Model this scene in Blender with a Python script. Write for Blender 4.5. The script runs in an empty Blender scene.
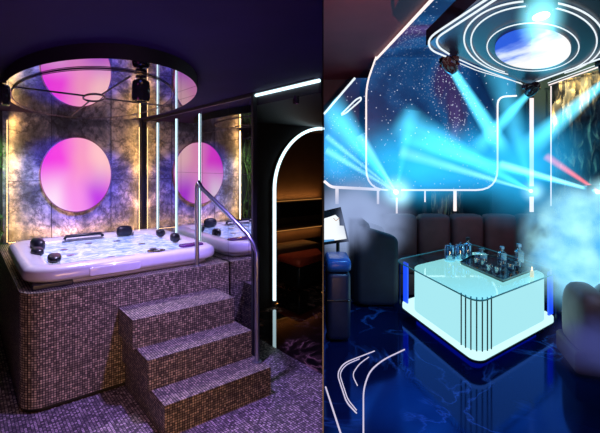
import bpy, math, random
from mathutils import Vector, Matrix
random.seed(7)
C = bpy.context.scene.collection
PI = math.pi
F, H, HY = 420.0, 1.7, 165.0          # focal length in pixels, eye height, horizon row

# ------------------------------------------------------------------ render look
sc = bpy.context.scene
sc.view_settings.view_transform = 'Standard'
sc.view_settings.look = 'None'
sc.cycles.use_denoising = True
sc.cycles.max_bounces = 8
sc.cycles.transparent_max_bounces = 16
sc.cycles.volume_bounces = 0
sc.cycles.volume_max_steps = 128
sc.cycles.sample_clamp_indirect = 6.0

# ------------------------------------------------------------------ coordinates
def PZ(px, py, z):                      # where a sight line meets a height
    Y = F * (H - z) / (py - HY)
    return Vector(((px - 300) / F * Y, Y, z))
def PD(px, py, Y):                      # where a sight line meets a depth
    return Vector(((px - 300) / F * Y, Y, H - (py - HY) / F * Y))
TH = math.radians(39.0)
U = Vector((math.cos(TH), math.sin(TH), 0)); V = Vector((-math.sin(TH), math.cos(TH), 0))
D0 = Vector((-1.89, 2.95, 0))
def L(u, v, z=0.0):                     # the spa is turned 39 degrees
    return D0 + U * u + V * v + Vector((0, 0, z))

# ------------------------------------------------------------------ mesh builder
def rrect(x0, x1, y0, y1, r, n=6):
    out = []
    for cx, cy, a in ((x1 - r, y1 - r, 0), (x0 + r, y1 - r, 90), (x0 + r, y0 + r, 180), (x1 - r, y0 + r, 270)):
        for k in range(n + 1):
            t = math.radians(a + 90.0 * k / n)
            out.append((cx + r * math.cos(t), cy + r * math.sin(t)))
    return out
class MB:
    def __init__(s): s.v = []; s.f = []
    def add(s, vs, fs):
        b = len(s.v); s.v += [Vector(p) for p in vs]; s.f += [tuple(i + b for i in q) for q in fs]; return s
    def loft(s, rings, cap=True):
        n = len(rings[0]); vs = [p for r in rings for p in r]; fs = []
        for k in range(len(rings) - 1):
            for i in range(n):
                j = (i + 1) % n
                fs.append((k * n + i, k * n + j, (k + 1) * n + j, (k + 1) * n + i))
        if cap:
            fs.append(tuple(range(n))[::-1]); fs.append(tuple((len(rings) - 1) * n + i for i in range(n)))
        return s.add(vs, fs)
    def prism(s, poly, z0, z1, bev=0.0, T=None, steps=3):
        T = T or (lambda x, y, z: Vector((x, y, z)))
        cx = sum(p[0] for p in poly) / len(poly); cy = sum(p[1] for p in poly) / len(poly)
        def ring(ins, z):
            o = []
            for x, y in poly:
                d = math.hypot(x - cx, y - cy) or 1
                k = max(0.0, 1 - ins / d); o.append(T(cx + (x - cx) * k, cy + (y - cy) * k, z))
            return o
        if bev <= 0: return s.loft([ring(0, z0), ring(0, z1)])
        rs = []
        for k in range(steps + 1):
            a = PI / 2 * k / steps; rs.append(ring(bev * (1 - math.sin(a)), z0 + bev * (1 - math.cos(a))))
        for k in range(steps + 1):
            a = PI / 2 * (1 - k / steps); rs.append(ring(bev * (1 - math.sin(a)), z1 - bev * (1 - math.cos(a))))
        return s.loft(rs)
    def box(s, x0, x1, y0, y1, z0, z1, T=None, bev=0.0):
        if bev > 0:
            r = min(bev, (x1 - x0) / 2.01, (y1 - y0) / 2.01)
            return s.prism(rrect(x0, x1, y0, y1, r, 4), z0, z1, min(bev, (z1 - z0) / 2.01), T)
        return s.prism([(x0, y0), (x1, y0), (x1, y1), (x0, y1)], z0, z1, 0, T)
    def tube(s, pts, r, n=10, closed=False, cap=True):
        pts = [Vector(p) for p in pts]; N = len(pts); rings = []; ref = None
        for i, p in enumerate(pts):
            if closed: d = pts[(i + 1) % N] - pts[i - 1]
            else: d = pts[min(i + 1, N - 1)] - pts[max(i - 1, 0)]
            d.normalize()
            if ref is None:
                ref = Vector((0, 0, 1)) if abs(d.z) < .9 else Vector((1, 0, 0))
            a = (ref - d * ref.dot(d)).normalized(); b = d.cross(a); ref = a
            rr = r[i] if isinstance(r, (list, tuple)) else r
            rings.append([p + a * rr * math.cos(2 * PI * k / n) + b * rr * math.sin(2 * PI * k / n) for k in range(n)])
        if closed: rings.append(rings[0])
        return s.loft(rings, cap and not closed)
    def lathe(s, prof, c=(0, 0, 0), n=20, T=None):
        c = Vector(c); rings = []
        for r, z in prof:
            ring = [Vector((max(r, 1e-4) * math.cos(2 * PI * k / n), max(r, 1e-4) * math.sin(2 * PI * k / n), z)) for k in range(n)]
            rings.append([c + (T @ q if T else q) for q in ring])
        return s.loft(rings)
    def ball(s, c, rx, ry, rz, n=16, m=10, e=1.0, T=None):
        rings = []
        def sp(x): return math.copysign(abs(x) ** e, x)
        for j in range(m + 1):
            t = -PI / 2 + PI * j / m; ring = []
            for k in range(n):
                a = 2 * PI * k / n
                q = Vector((rx * sp(max(math.cos(t), 1e-3)) * sp(math.cos(a)), ry * sp(max(math.cos(t), 1e-3)) * sp(math.sin(a)), rz * sp(math.sin(t))))
                ring.append(Vector(c) + (T @ q if T else q))
            rings.append(ring)
        return s.loft(rings)
    def poly(s, pts): return s.add(pts, [tuple(range(len(pts)))])
    def build(s, name, mat, parent=None, base=None, smooth=False):
        base = Vector(base) if base is not None else (origin(parent) if parent else Vector((0, 0, 0)))
        me = bpy.data.meshes.new(name)
        me.from_pydata([tuple(p - base) for p in s.v], [], s.f); me.validate(); me.update()
        import bmesh
        bm = bmesh.new(); bm.from_mesh(me); bmesh.ops.recalc_face_normals(bm, faces=bm.faces); bm.to_mesh(me); bm.free()
        if smooth:
            for p in me.polygons: p.use_smooth = True
        me.materials.append(mat)
        o = bpy.data.objects.new(name, me); C.objects.link(o)
        if parent is not None:
            o.parent = parent; o.location = base - origin(parent)
        else: o.location = base
        if smooth:
            try:
                with_angle(o)
            except Exception: pass
        return o
def with_angle(o):
    me = o.data
    import bmesh
    bm = bmesh.new(); bm.from_mesh(me)
    for e in bm.edges:
        if len(e.link_faces) == 2 and e.calc_face_angle(0) > math.radians(50): e.smooth = False
    bm.to_mesh(me); bm.free()
def body_of(t, k='body'): return [c for c in t.children if c.name.startswith(k)][0]
def origin(o):
    p = Vector((0, 0, 0))
    while o is not None: p = p + o.location; o = o.parent
    return p
def tag(o, label=None, cat=None, group=None, kind=None):
    if label: o['label'] = label
    if cat: o['category'] = cat
    if group: o['group'] = group
    if kind: o['kind'] = kind
    return o
def thing(name, label, cat, loc=(0, 0, 0), group=None):
    o = bpy.data.objects.new(name, None); C.objects.link(o); o.location = loc; o.empty_display_size = .1
    return tag(o, label, cat, group)
def struct(name, mb, mat, label=None, smooth=False):
    return tag(mb.build(name, mat, smooth=smooth), label, None, None, 'structure')
def dup(root, loc, label, rz=0.0, scale=1.0):
    r = root.copy(); C.objects.link(r); r.location = loc; r.rotation_euler = (0, 0, rz); r.scale = (scale,) * 3; r['label'] = label
    for ch in list(root.children):
        c = ch.copy(); C.objects.link(c); c.parent = r
        for g in list(ch.children):
            d = g.copy(); C.objects.link(d); d.parent = c
    return r

# ------------------------------------------------------------------ materials
def mat(name):
    m = bpy.data.materials.new(name); m.use_nodes = True; nt = m.node_tree; nt.nodes.clear()
    return m, nt, nt.nodes.new('ShaderNodeOutputMaterial')
def N(nt, t, **k):
    n = nt.nodes.new(t)
    for a, b in k.items():
        if a.startswith('i_'): n.inputs[a[2:].replace('_', ' ')].default_value = b
        else: setattr(n, a, b)
    return n
def link(nt, a, b): nt.links.new(a, b)
def col(c): return (c[0], c[1], c[2], 1)
def math_(nt, op, a, b=None, clamp=False):
    n = nt.nodes.new('ShaderNodeMath'); n.operation = op; n.use_clamp = clamp
    for i, x in enumerate((a, b)):
        if x is None: continue
        if isinstance(x, (int, float)): n.inputs[i].default_value = x
        else: nt.links.new(x, n.inputs[i])
    return n.outputs[0]
def ramp(nt, fac, stops, interp='LINEAR'):
    r = nt.nodes.new('ShaderNodeValToRGB'); r.color_ramp.interpolation = interp
    e = r.color_ramp.elements
    while len(e) < len(stops): e.new(.5)
    for x, (p, c) in zip(e, stops): x.position = p; x.color = col(c)
    nt.links.new(fac, r.inputs[0]); return r.outputs[0]
def plain(name, c, rough=.5, metal=0.0, noise=.12, scale=20, emit=None, es=0.0, coat=0.0, spec=.5):
    m, nt, out = mat(name)
    b = N(nt, 'ShaderNodeBsdfPrincipled'); link(nt, b.outputs[0], out.inputs[0])
    tc = N(nt, 'ShaderNodeTexCoord'); nz = N(nt, 'ShaderNodeTexNoise'); nz.inputs['Scale'].default_value = scale
    link(nt, tc.outputs['Object'], nz.inputs['Vector'])
    lo = [x * (1 - noise) for x in c]; hi = [min(1, x * (1 + noise)) for x in c]
    link(nt, ramp(nt, nz.outputs[0], [(.3, lo), (.7, hi)]), b.inputs['Base Color'])
    b.inputs['Roughness'].default_value = rough; b.inputs['Metallic'].default_value = metal
    b.inputs['Coat Weight'].default_value = coat; b.inputs['Specular IOR Level'].default_value = spec
    if emit: b.inputs['Emission Color'].default_value = col(emit); b.inputs['Emission Strength'].default_value = es
    return m
def emitter(name, c, s):
    m, nt, out = mat(name)
    e = N(nt, 'ShaderNodeEmission'); e.inputs[0].default_value = col(c); e.inputs[1].default_value = s
    link(nt, e.outputs[0], out.inputs[0]); return m
def mirror_mat(name, c, rough=0.01):
    m, nt, out = mat(name)
    b = N(nt, 'ShaderNodeBsdfPrincipled'); b.inputs['Base Color'].default_value = col(c)
    b.inputs['Metallic'].default_value = 1; b.inputs['Roughness'].default_value = rough
    link(nt, b.outputs[0], out.inputs[0]); return m
def glass(name, c, alpha=.25, rough=.03):
    m, nt, out = mat(name)
    t = N(nt, 'ShaderNodeBsdfTransparent'); t.inputs[0].default_value = col([1 - (1 - x) * .5 for x in c])
    g = N(nt, 'ShaderNodeBsdfGlossy'); g.inputs[0].default_value = col(c); g.inputs['Roughness'].default_value = rough
    lw = N(nt, 'ShaderNodeFresnel'); lw.inputs[0].default_value = 1.5
    gq = N(nt, 'ShaderNodeNewGeometry'); f = math_(nt, 'MULTIPLY', math_(nt, 'ADD', lw.outputs[0], alpha, True), math_(nt, 'SUBTRACT', 1.0, gq.outputs['Backfacing']))
    mx = N(nt, 'ShaderNodeMixShader'); link(nt, f, mx.inputs[0]); link(nt, t.outputs[0], mx.inputs[1]); link(nt, g.outputs[0], mx.inputs[2])
    link(nt, mx.outputs[0], out.inputs[0]); return m
def mosaic(name, base, size=.0165, rough=.3, ang=TH):
    m, nt, out = mat(name)
    b = N(nt, 'ShaderNodeBsdfPrincipled'); link(nt, b.outputs[0], out.inputs[0])
    geo = N(nt, 'ShaderNodeNewGeometry')
    def rot(sock):
        r = N(nt, 'ShaderNodeVectorRotate'); r.rotation_type = 'Z_AXIS'; r.inputs['Angle'].default_value = -ang
        link(nt, sock, r.inputs['Vector']); return r.outputs[0]
    p = rot(geo.outputs['Position']); nrm = rot(geo.outputs['True Normal'])
    sc_ = N(nt, 'ShaderNodeVectorMath', operation='SCALE'); sc_.inputs['Scale'].default_value = 1 / size
    link(nt, p, sc_.inputs[0])
    off = N(nt, 'ShaderNodeVectorMath', operation='ADD'); off.inputs[1].default_value = (100.37, 100.41, 100.33)
    link(nt, sc_.outputs[0], off.inputs[0])
    sp = N(nt, 'ShaderNodeSeparateXYZ'); link(nt, off.outputs[0], sp.inputs[0])
    sn = N(nt, 'ShaderNodeSeparateXYZ'); link(nt, nrm, sn.inputs[0])
    g = None
    for i in range(3):
        fr = math_(nt, 'FRACT', sp.outputs[i]); lt = math_(nt, 'LESS_THAN', fr, .27)
        ok = math_(nt, 'LESS_THAN', math_(nt, 'ABSOLUTE', sn.outputs[i]), .75)
        w = math_(nt, 'MULTIPLY', lt, ok); g = w if g is None else math_(nt, 'MAXIMUM', g, w)
    fl = N(nt, 'ShaderNodeVectorMath', operation='FLOOR'); link(nt, off.outputs[0], fl.inputs[0])
    wn = N(nt, 'ShaderNodeTexWhiteNoise'); link(nt, fl.outputs[0], wn.inputs['Vector'])
    c = ramp(nt, wn.outputs['Value'], [(0, [x * .35 for x in base]), (.55, base), (1, [min(1, x * 2.3) for x in base])])
    mx = N(nt, 'ShaderNodeMixRGB'); link(nt, g, mx.inputs[0]); link(nt, c, mx.inputs[1]); mx.inputs[2].default_value = (.012, .01, .012, 1)
    link(nt, mx.outputs[0], b.inputs['Base Color'])
    rr = math_(nt, 'ADD', math_(nt, 'MULTIPLY', g, .5), rough); link(nt, rr, b.inputs['Roughness'])
    bp = N(nt, 'ShaderNodeBump'); bp.inputs['Strength'].default_value = .35; bp.inputs['Distance'].default_value = .004
    link(nt, math_(nt, 'SUBTRACT', math_(nt, 'MULTIPLY', wn.outputs['Value'], .4), g), bp.inputs['Height']); link(nt, bp.outputs[0], b.inputs['Normal'])
    return m
def stone(name):
    m, nt, out = mat(name)
    b = N(nt, 'ShaderNodeBsdfPrincipled'); link(nt, b.outputs[0], out.inputs[0]); b.inputs['Roughness'].default_value = .55
    geo = N(nt, 'ShaderNodeNewGeometry')
    n1 = N(nt, 'ShaderNodeTexNoise'); n1.inputs['Scale'].default_value = 1.9; n1.inputs['Detail'].default_value = 9; n1.inputs['Roughness'].default_value = .72; n1.inputs['Distortion'].default_value = .25
    n2 = N(nt, 'ShaderNodeTexNoise'); n2.inputs['Scale'].default_value = 2.2; n2.inputs['Detail'].default_value = 9; n2.inputs['Roughness'].default_value = .7; n2.inputs['Distortion'].default_value = .3
    link(nt, geo.outputs['Position'], n1.inputs['Vector']); link(nt, geo.outputs['Position'], n2.inputs['Vector'])
    c1 = ramp(nt, n1.outputs[0], [(.36, (.015, .02, .03)), (.47, (.09, .10, .13)), (.54, (.26, .26, .28)), (.64, (.66, .62, .57))])
    vein = math_(nt, 'ABSOLUTE', math_(nt, 'SUBTRACT', n2.outputs[0], .5))
    vc = ramp(nt, vein, [(0, (.08, .08, .1)), (.02, (.6, .6, .65)), (.05, (1, 1, 1))])
    mx = N(nt, 'ShaderNodeMixRGB', blend_type='MULTIPLY'); mx.inputs[0].default_value = .8
    link(nt, c1, mx.inputs[1]); link(nt, vc, mx.inputs[2]); link(nt, mx.outputs[0], b.inputs['Base Color'])
    bp = N(nt, 'ShaderNodeBump'); bp.inputs['Strength'].default_value = .9; bp.inputs['Distance'].default_value = .05
    link(nt, n1.outputs[0], bp.inputs['Height']); link(nt, bp.outputs[0], b.inputs['Normal'])
    return m
def marble(name, base, veinc, rough=.08, scale=1.6, width=.012, tint=None):
    m, nt, out = mat(name)
    b = N(nt, 'ShaderNodeBsdfPrincipled'); link(nt, b.outputs[0], out.inputs[0]); b.inputs['Roughness'].default_value = rough
    geo = N(nt, 'ShaderNodeNewGeometry')
    n2 = N(nt, 'ShaderNodeTexNoise'); n2.inputs['Scale'].default_value = scale; n2.inputs['Detail'].default_value = 6; n2.inputs['Distortion'].default_value = 1.6
    n3 = N(nt, 'ShaderNodeTexNoise'); n3.inputs['Scale'].default_value = scale * .9; n3.inputs['Detail'].default_value = 2
    link(nt, geo.outputs['Position'], n2.inputs['Vector']); link(nt, geo.outputs['Position'], n3.inputs['Vector'])
    vein = math_(nt, 'ABSOLUTE', math_(nt, 'SUBTRACT', n2.outputs[0], .5))
    k = ramp(nt, vein, [(0, (1, 1, 1)), (width, (.35, .35, .35)), (width * 3, (0, 0, 0))])
    k2 = ramp(nt, n3.outputs[0], [(.45, (0, 0, 0)), (.6, (1, 1, 1))])
    mu = math_(nt, 'MULTIPLY', k, k2)
    mx = N(nt, 'ShaderNodeMixRGB'); link(nt, mu, mx.inputs[0]); mx.inputs[1].default_value = col(base); mx.inputs[2].default_value = col(veinc)
    if tint: b.inputs['Specular Tint'].default_value = col(tint)
    link(nt, mx.outputs[0], b.inputs['Base Color']); return m
def disc_mat(name):
    m, nt, out = mat(name)
    e = N(nt, 'ShaderNodeEmission'); link(nt, e.outputs[0], out.inputs[0])
    tc = N(nt, 'ShaderNodeTexCoord'); sp = N(nt, 'ShaderNodeSeparateXYZ'); link(nt, tc.outputs['Object'], sp.inputs[0])
    # object x runs along the wall, z up
    x = math_(nt, 'ADD', math_(nt, 'MULTIPLY', sp.outputs[0], .95), .5)
    z = math_(nt, 'ADD', math_(nt, 'MULTIPLY', sp.outputs[2], .95), .5)
    nz = N(nt, 'ShaderNodeTexNoise'); nz.inputs['Scale'].default_value = 2.2; nz.inputs['Detail'].default_value = 1
    link(nt, tc.outputs['Object'], nz.inputs['Vector'])
    x2 = math_(nt, 'ADD', x, math_(nt, 'MULTIPLY', math_(nt, 'SUBTRACT', nz.outputs[0], .5), .25))
    top = ramp(nt, x2, [(.05, (.88, .03, .80)), (.3, (.92, .06, .76)), (.55, (.96, .34, .58)), (.75, (1, .55, .60)), (1, (1, .58, .55))], 'EASE')
    bot = ramp(nt, x2, [(.05, (1, .62, .95)), (.3, (1, .74, .97)), (.5, (.95, .30, .85)), (.72, (.55, .05, .80)), (1, (.90, .14, .78))], 'EASE')
    mx = N(nt, 'ShaderNodeMixRGB')
    link(nt, ramp(nt, z, [(.2, (0, 0, 0)), (.7, (1, 1, 1))], 'EASE'), mx.inputs[0]); link(nt, bot, mx.inputs[1]); link(nt, top, mx.inputs[2])
    link(nt, mx.outputs[0], e.inputs[0]); e.inputs[1].default_value = 1.0
    return m
def star_mat(name, strength=1.0, pink=(.035, .018, .09)):
    m, nt, out = mat(name)
    e = N(nt, 'ShaderNodeEmission')
    geo = N(nt, 'ShaderNodeNewGeometry')
    n1 = N(nt, 'ShaderNodeTexNoise'); n1.inputs['Scale'].default_value = .75; n1.inputs['Detail'].default_value = 6; n1.inputs['Distortion'].default_value = .6
    link(nt, geo.outputs['Position'], n1.inputs['Vector'])
    c = ramp(nt, n1.outputs[0], [(.30, (.001, .008, .04)), (.46, (.002, .028, .11)), (.54, (.005, .07, .22)), (.62, pink), (.75, (.12, .07, .26))])
    vo = N(nt, 'ShaderNodeTexVoronoi'); vo.inputs['Scale'].default_value = 13.0; link(nt, geo.outputs['Position'], vo.inputs['Vector'])
    st = math_(nt, 'LESS_THAN', vo.outputs['Distance'], .13)
    vo2 = N(nt, 'ShaderNodeTexVoronoi'); vo2.inputs['Scale'].default_value = 26.0; link(nt, geo.outputs['Position'], vo2.inputs['Vector'])
    st2 = math_(nt, 'MULTIPLY', math_(nt, 'LESS_THAN', vo2.outputs['Distance'], .24), ramp(nt, n1.outputs[0], [(.48, (0, 0, 0)), (.6, (1, 1, 1))]))
    s = math_(nt, 'ADD', math_(nt, 'MULTIPLY', st, .55), math_(nt, 'MULTIPLY', st2, .45), True)
    mx = N(nt, 'ShaderNodeMixRGB'); link(nt, s, mx.inputs[0]); link(nt, c, mx.inputs[1]); mx.inputs[2].default_value = (.75, .8, 1, 1)
    link(nt, mx.outputs[0], e.inputs[0]); e.inputs[1].default_value = strength
    d = N(nt, 'ShaderNodeBsdfPrincipled'); d.inputs['Base Color'].default_value = (.005, .01, .02, 1); d.inputs['Roughness'].default_value = .35
    a = N(nt, 'ShaderNodeAddShader'); link(nt, e.outputs[0], a.inputs[0]); link(nt, d.outputs[0], a.inputs[1]); link(nt, a.outputs[0], out.inputs[0])
    return m
def moon_mat(name):
    m, nt, out = mat(name)
    e = N(nt, 'ShaderNodeEmission'); link(nt, e.outputs[0], out.inputs[0]); e.inputs[1].default_value = 1.0
    tc = N(nt, 'ShaderNodeTexCoord'); n1 = N(nt, 'ShaderNodeTexNoise'); n1.inputs['Scale'].default_value = 4.5; n1.inputs['Detail'].default_value = 7
    link(nt, tc.outputs['Object'], n1.inputs['Vector'])
    sp = N(nt, 'ShaderNodeSeparateXYZ'); link(nt, tc.outputs['Object'], sp.inputs[0])
    mpn = N(nt, 'ShaderNodeMapping'); mpn.inputs['Scale'].default_value = (1, .5, 1); link(nt, tc.outputs['Object'], mpn.inputs[0]); link(nt, mpn.outputs[0], n1.inputs['Vector'])
    t = math_(nt, 'ADD', math_(nt, 'MULTIPLY', n1.outputs[0], .7), math_(nt, 'ADD', math_(nt, 'MULTIPLY', sp.outputs[0], .75), .18))
    link(nt, ramp(nt, t, [(.26, (.03, .12, .75)), (.40, (.20, .34, .95)), (.50, (.72, .83, 1)), (.62, (1, 1, 1))]), e.inputs[0])
    return m
def smoke_mat(name, c, emit, dens, nscale=1.8, seed=0.0, lo=.38, hi=.62, deep=None):
    """smoke with its light put in as emission, in a unit-sphere mesh: thins out towards the rim, broken up by noise"""
    m, nt, out = mat(name)
    tc = N(nt, 'ShaderNodeTexCoord'); ln = N(nt, 'ShaderNodeVectorMath', operation='LENGTH'); link(nt, tc.outputs['Object'], ln.inputs[0])
    fall = math_(nt, 'SUBTRACT', 1.0, ln.outputs['Value'], True)
    fall = math_(nt, 'MULTIPLY', fall, fall)
    add = N(nt, 'ShaderNodeVectorMath', operation='ADD'); add.inputs[1].default_value = (seed, seed * .7, -seed); link(nt, tc.outputs['Object'], add.inputs[0])
    n1 = N(nt, 'ShaderNodeTexNoise'); n1.inputs['Scale'].default_value = nscale; n1.inputs['Detail'].default_value = 4; n1.inputs['Distortion'].default_value = .4
    link(nt, add.outputs[0], n1.inputs['Vector'])
    k = math_(nt, 'MULTIPLY', fall, ramp(nt, n1.outputs[0], [(lo, (0, 0, 0)), (hi, (1, 1, 1))]))
    e = N(nt, 'ShaderNodeEmission'); e.inputs[0].default_value = col(c); link(nt, math_(nt, 'MULTIPLY', k, emit), e.inputs[1])  # the smoke's own glow stands in for scattered lamp light
    if deep is not None:  # deeper tint paints shading into the glow
        n2 = N(nt, 'ShaderNodeTexNoise'); n2.inputs['Scale'].default_value = nscale * 1.3; n2.inputs['Detail'].default_value = 5; link(nt, tc.outputs['Object'], n2.inputs['Vector'])
        link(nt, ramp(nt, n2.outputs[0], [(.36, deep), (.6, c)]), e.inputs[0])
    a = N(nt, 'ShaderNodeVolumeAbsorption'); a.inputs[0].default_value = (0, 0, 0, 1); link(nt, math_(nt, 'MULTIPLY', k, dens), a.inputs['Density'])
    s = N(nt, 'ShaderNodeAddShader'); link(nt, e.outputs[0], s.inputs[0]); link(nt, a.outputs[0], s.inputs[1]); link(nt, s.outputs[0], out.inputs['Volume'])
    return m
def beam_mat(name, c, s, r0, r1, ln, fade=.75):
    """light in haze: a cone along local z, brightest on its axis and near the lamp"""
    m, nt, out = mat(name)
    tc = N(nt, 'ShaderNodeTexCoord'); sp = N(nt, 'ShaderNodeSeparateXYZ'); link(nt, tc.outputs['Object'], sp.inputs[0])
    z = math_(nt, 'DIVIDE', sp.outputs[2], ln)
    R = math_(nt, 'ADD', math_(nt, 'MULTIPLY', z, r1 - r0), r0)
    rr = math_(nt, 'SQRT', math_(nt, 'ADD', math_(nt, 'MULTIPLY', sp.outputs[0], sp.outputs[0]), math_(nt, 'MULTIPLY', sp.outputs[1], sp.outputs[1])))
    core = math_(nt, 'SUBTRACT', 1.0, math_(nt, 'DIVIDE', rr, R), True)
    d = math_(nt, 'DIVIDE', core, R)
    d = math_(nt, 'MULTIPLY', d, math_(nt, 'SUBTRACT', 1.0, math_(nt, 'MULTIPLY', z, fade), True))
    n1 = N(nt, 'ShaderNodeTexNoise'); n1.inputs['Scale'].default_value = 2.5; link(nt, tc.outputs['Object'], n1.inputs['Vector'])
    d = math_(nt, 'MULTIPLY', d, math_(nt, 'ADD', n1.outputs[0], .5))
    e = N(nt, 'ShaderNodeEmission'); e.inputs[0].default_value = col(c); link(nt, math_(nt, 'MULTIPLY', d, s), e.inputs[1])
    link(nt, e.outputs[0], out.inputs['Volume']); return m

M = {}
M['tile'] = mosaic('brown_glass_mosaic', (.31, .25, .155))
M['tile_floor'] = mosaic('floor_mosaic', (.30, .23, .20), .019, .25)
M['stone'] = stone('dark_slate')
M['disc'] = disc_mat('sunset_gradient_light')
M['mirror'] = mirror_mat('mirror', (.62, .63, .68))
M['mirror_ceiling'] = mirror_mat('ceiling_mirror', (.78, .74, .80))
M['mirror_dark'] = mirror_mat('ceiling_mirror_tinted', (.55, .5, .6))
M['black'] = plain('black_paint', (.012, .012, .014), .5)
M['blackgloss'] = plain('black_gloss', (.012, .012, .014), .15)
M['seam'] = plain('dark_seam', (.02, .018, .03), .4)
M['ceil'] = plain('plum_ceiling_paint', (.018, .009, .045), .7, scale=3, spec=.08)
M['darkwall'] = plain('dark_wall_paint', (.016, .015, .018), .55, scale=3)
M['acrylic'] = plain('white_acrylic', (.78, .76, .80), .18, noise=.03, coat=.4)
M['rubber'] = plain('dark_headrest', (.012, .012, .022), .35)
M['chrome'] = plain('brushed_steel', (.42, .43, .5), .32, 1.0, .05)
M['steel'] = plain('bronze_steel', (.30, .27, .28), .25, 1.0, .05)
M['led'] = emitter('cool_white_led', (.66, .92, 1), 2.0)
M['ledw'] = emitter('warm_led', (1, .62, .26), 5.5)
M['ledo'] = emitter('amber_led', (1, .42, .10), .45)
M['ledp'] = emitter('soft_white_led', (1, .86, .84), 1.15)
M['ledh'] = emitter('hex_white_led', (.85, .94, 1), 1.05)
M['reflglow'] = emitter('floor_reflection_glow', (.80, .72, .95), .8)  # glow of the drawn light reflections on the lounge floor
M['lens'] = emitter('lamp_lens', (.55, .95, 1), 4.0)
M['brown'] = plain('brown_plaster', (.10, .06, .04), .6, scale=4)
M['red'] = plain('red_upholstery', (.55, .07, .03), .6)
M['leaf'] = plain('green_leaf', (.05, .13, .035), .45, noise=.5, scale=8)
M['marble'] = marble('dark_vein_marble', (.006, .005, .006), (.42, .22, .16), .03, 3.0, .03)
M['marble'].node_tree.nodes['Principled BSDF'].inputs['IOR'].default_value = 2.1
M['navy'] = marble('navy_marble', (.002, .008, .05), (.03, .14, .5), .07, 1.3, .012, (.12, .25, 1))
def polish(m, c, ior, rough):
    nt = m.node_tree; b = nt.nodes['Principled BSDF']; out = [n for n in nt.nodes if n.type == 'OUTPUT_MATERIAL'][0]
    b.inputs['Specular IOR Level'].default_value = 0
    g = N(nt, 'ShaderNodeBsdfGlossy'); g.inputs[0].default_value = col(c); g.inputs['Roughness'].default_value = rough
    f = N(nt, 'ShaderNodeFresnel'); f.inputs[0].default_value = ior; mx = N(nt, 'ShaderNodeMixShader')
    link(nt, f.outputs[0], mx.inputs[0]); link(nt, b.outputs[0], mx.inputs[1]); link(nt, g.outputs[0], mx.inputs[2]); link(nt, mx.outputs[0], out.inputs[0])
polish(M['navy'], (.08, .22, 1), 1.6, .09)
M['star'] = star_mat('star_print', 1.0)
M['moon'] = moon_mat('moon_light')
M['maroon'] = plain('maroon_ceiling', (.15, .035, .045), .6, scale=2)
M['teal'] = plain('teal_wall', (.02, .05, .07), .5, scale=2)
M['raft'] = plain('navy_raft', (.004, .018, .05), .35, spec=.2)
M['sofa'] = plain('brown_velvet', (.055, .024, .026), .65, noise=.25, scale=6)
M['sofat'] = plain('teal_velvet', (.008, .018, .035), .65, noise=.25, scale=6)
M['tuft'] = plain('mocha_velvet', (.16, .10, .09), .5, noise=.2, scale=6)
M['pouf'] = plain('blue_leather', (.02, .12, .42), .3, noise=.1)
M['poufside'] = plain('navy_leather', (.008, .018, .05), .4)
M['glow'] = emitter('frosted_cyan_light', (.44, .92, 1), .9)
M['glowtop'] = emitter('frosted_cyan_top', (.48, .95, 1), 1.1)
M['glowledge'] = emitter('white_ledge_light', (.62, .98, 1), 1.1)
M['rib'] = plain('black_metal_rib', (.01, .03, .045), .3, .6)
M['tglass'] = glass('table_glass', (.72, .98, .98), .05)
M['tedge'] = plain('dark_glass_edge', (.03, .16, .20), .1, emit=(.05, .5, .6), es=.12)  # faint glow put in as the highlight along the edge
M['blueglass'] = plain('blue_lit_glass', (.01, .03, .3), .15, emit=(.01, .07, .9), es=1.1)
M['clear'] = glass('clear_glass', (.9, .97, 1), .22)
M['bluejar'] = glass('blue_glass', (.62, .86, 1), .5)
M['whisky'] = plain('smoky_liquid', (.10, .13, .2), .1)
M['wax'] = plain('cream_wax', (.85, .75, .5), .5, emit=(1, .8, .45), es=.5)
M['flame'] = emitter('candle_flame', (1, .75, .35), 3.0)
M['screen'] = emitter('screen_white', (.92, .97, 1), 1.05)
M['gold'] = None
def gold_mat():
    m, nt, out = mat('gilded_rock')
    b = N(nt, 'ShaderNodeBsdfPrincipled'); link(nt, b.outputs[0], out.inputs[0]); b.inputs['Roughness'].default_value = .45
    geo = N(nt, 'ShaderNodeNewGeometry'); mp = N(nt, 'ShaderNodeMapping'); mp.inputs['Scale'].default_value = (6, 6, 1.6); link(nt, geo.outputs['Position'], mp.inputs[0])
    n1 = N(nt, 'ShaderNodeTexNoise'); n1.inputs['Scale'].default_value = 1.6; n1.inputs['Detail'].default_value = 8; n1.inputs['Distortion'].default_value = 1.0; link(nt, mp.outputs[0], n1.inputs['Vector'])
    c = ramp(nt, n1.outputs[0], [(.38, (.008, .012, .018)), (.5, (.04, .045, .05)), (.58, (.16, .14, .10)), (.7, (.62, .50, .26))])
    link(nt, c, b.inputs['Base Color']); b.inputs['Metallic'].default_value = .3
    sp = N(nt, 'ShaderNodeSeparateXYZ'); link(nt, geo.outputs['Position'], sp.inputs[0])
    return m
M['gold'] = gold_mat()

# ================================================================== THE SPA (left)
ZD = .823                                # deck height
ZC = 2.30                                # ceiling
WV, UM = 2.20, 1.51                      # back wall line, mirror wall line
div = lambda Y: .0548 * Y                # the dividing wall stands on this line

def clipdiv(p, e=.012):                  # keep a spa point on the spa side of the dividing wall
    p = Vector(p); return Vector((min(p.x, div(p.y) - e), p.y, p.z))
ZM = 2.223                               # underside of the ceiling drum
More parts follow.
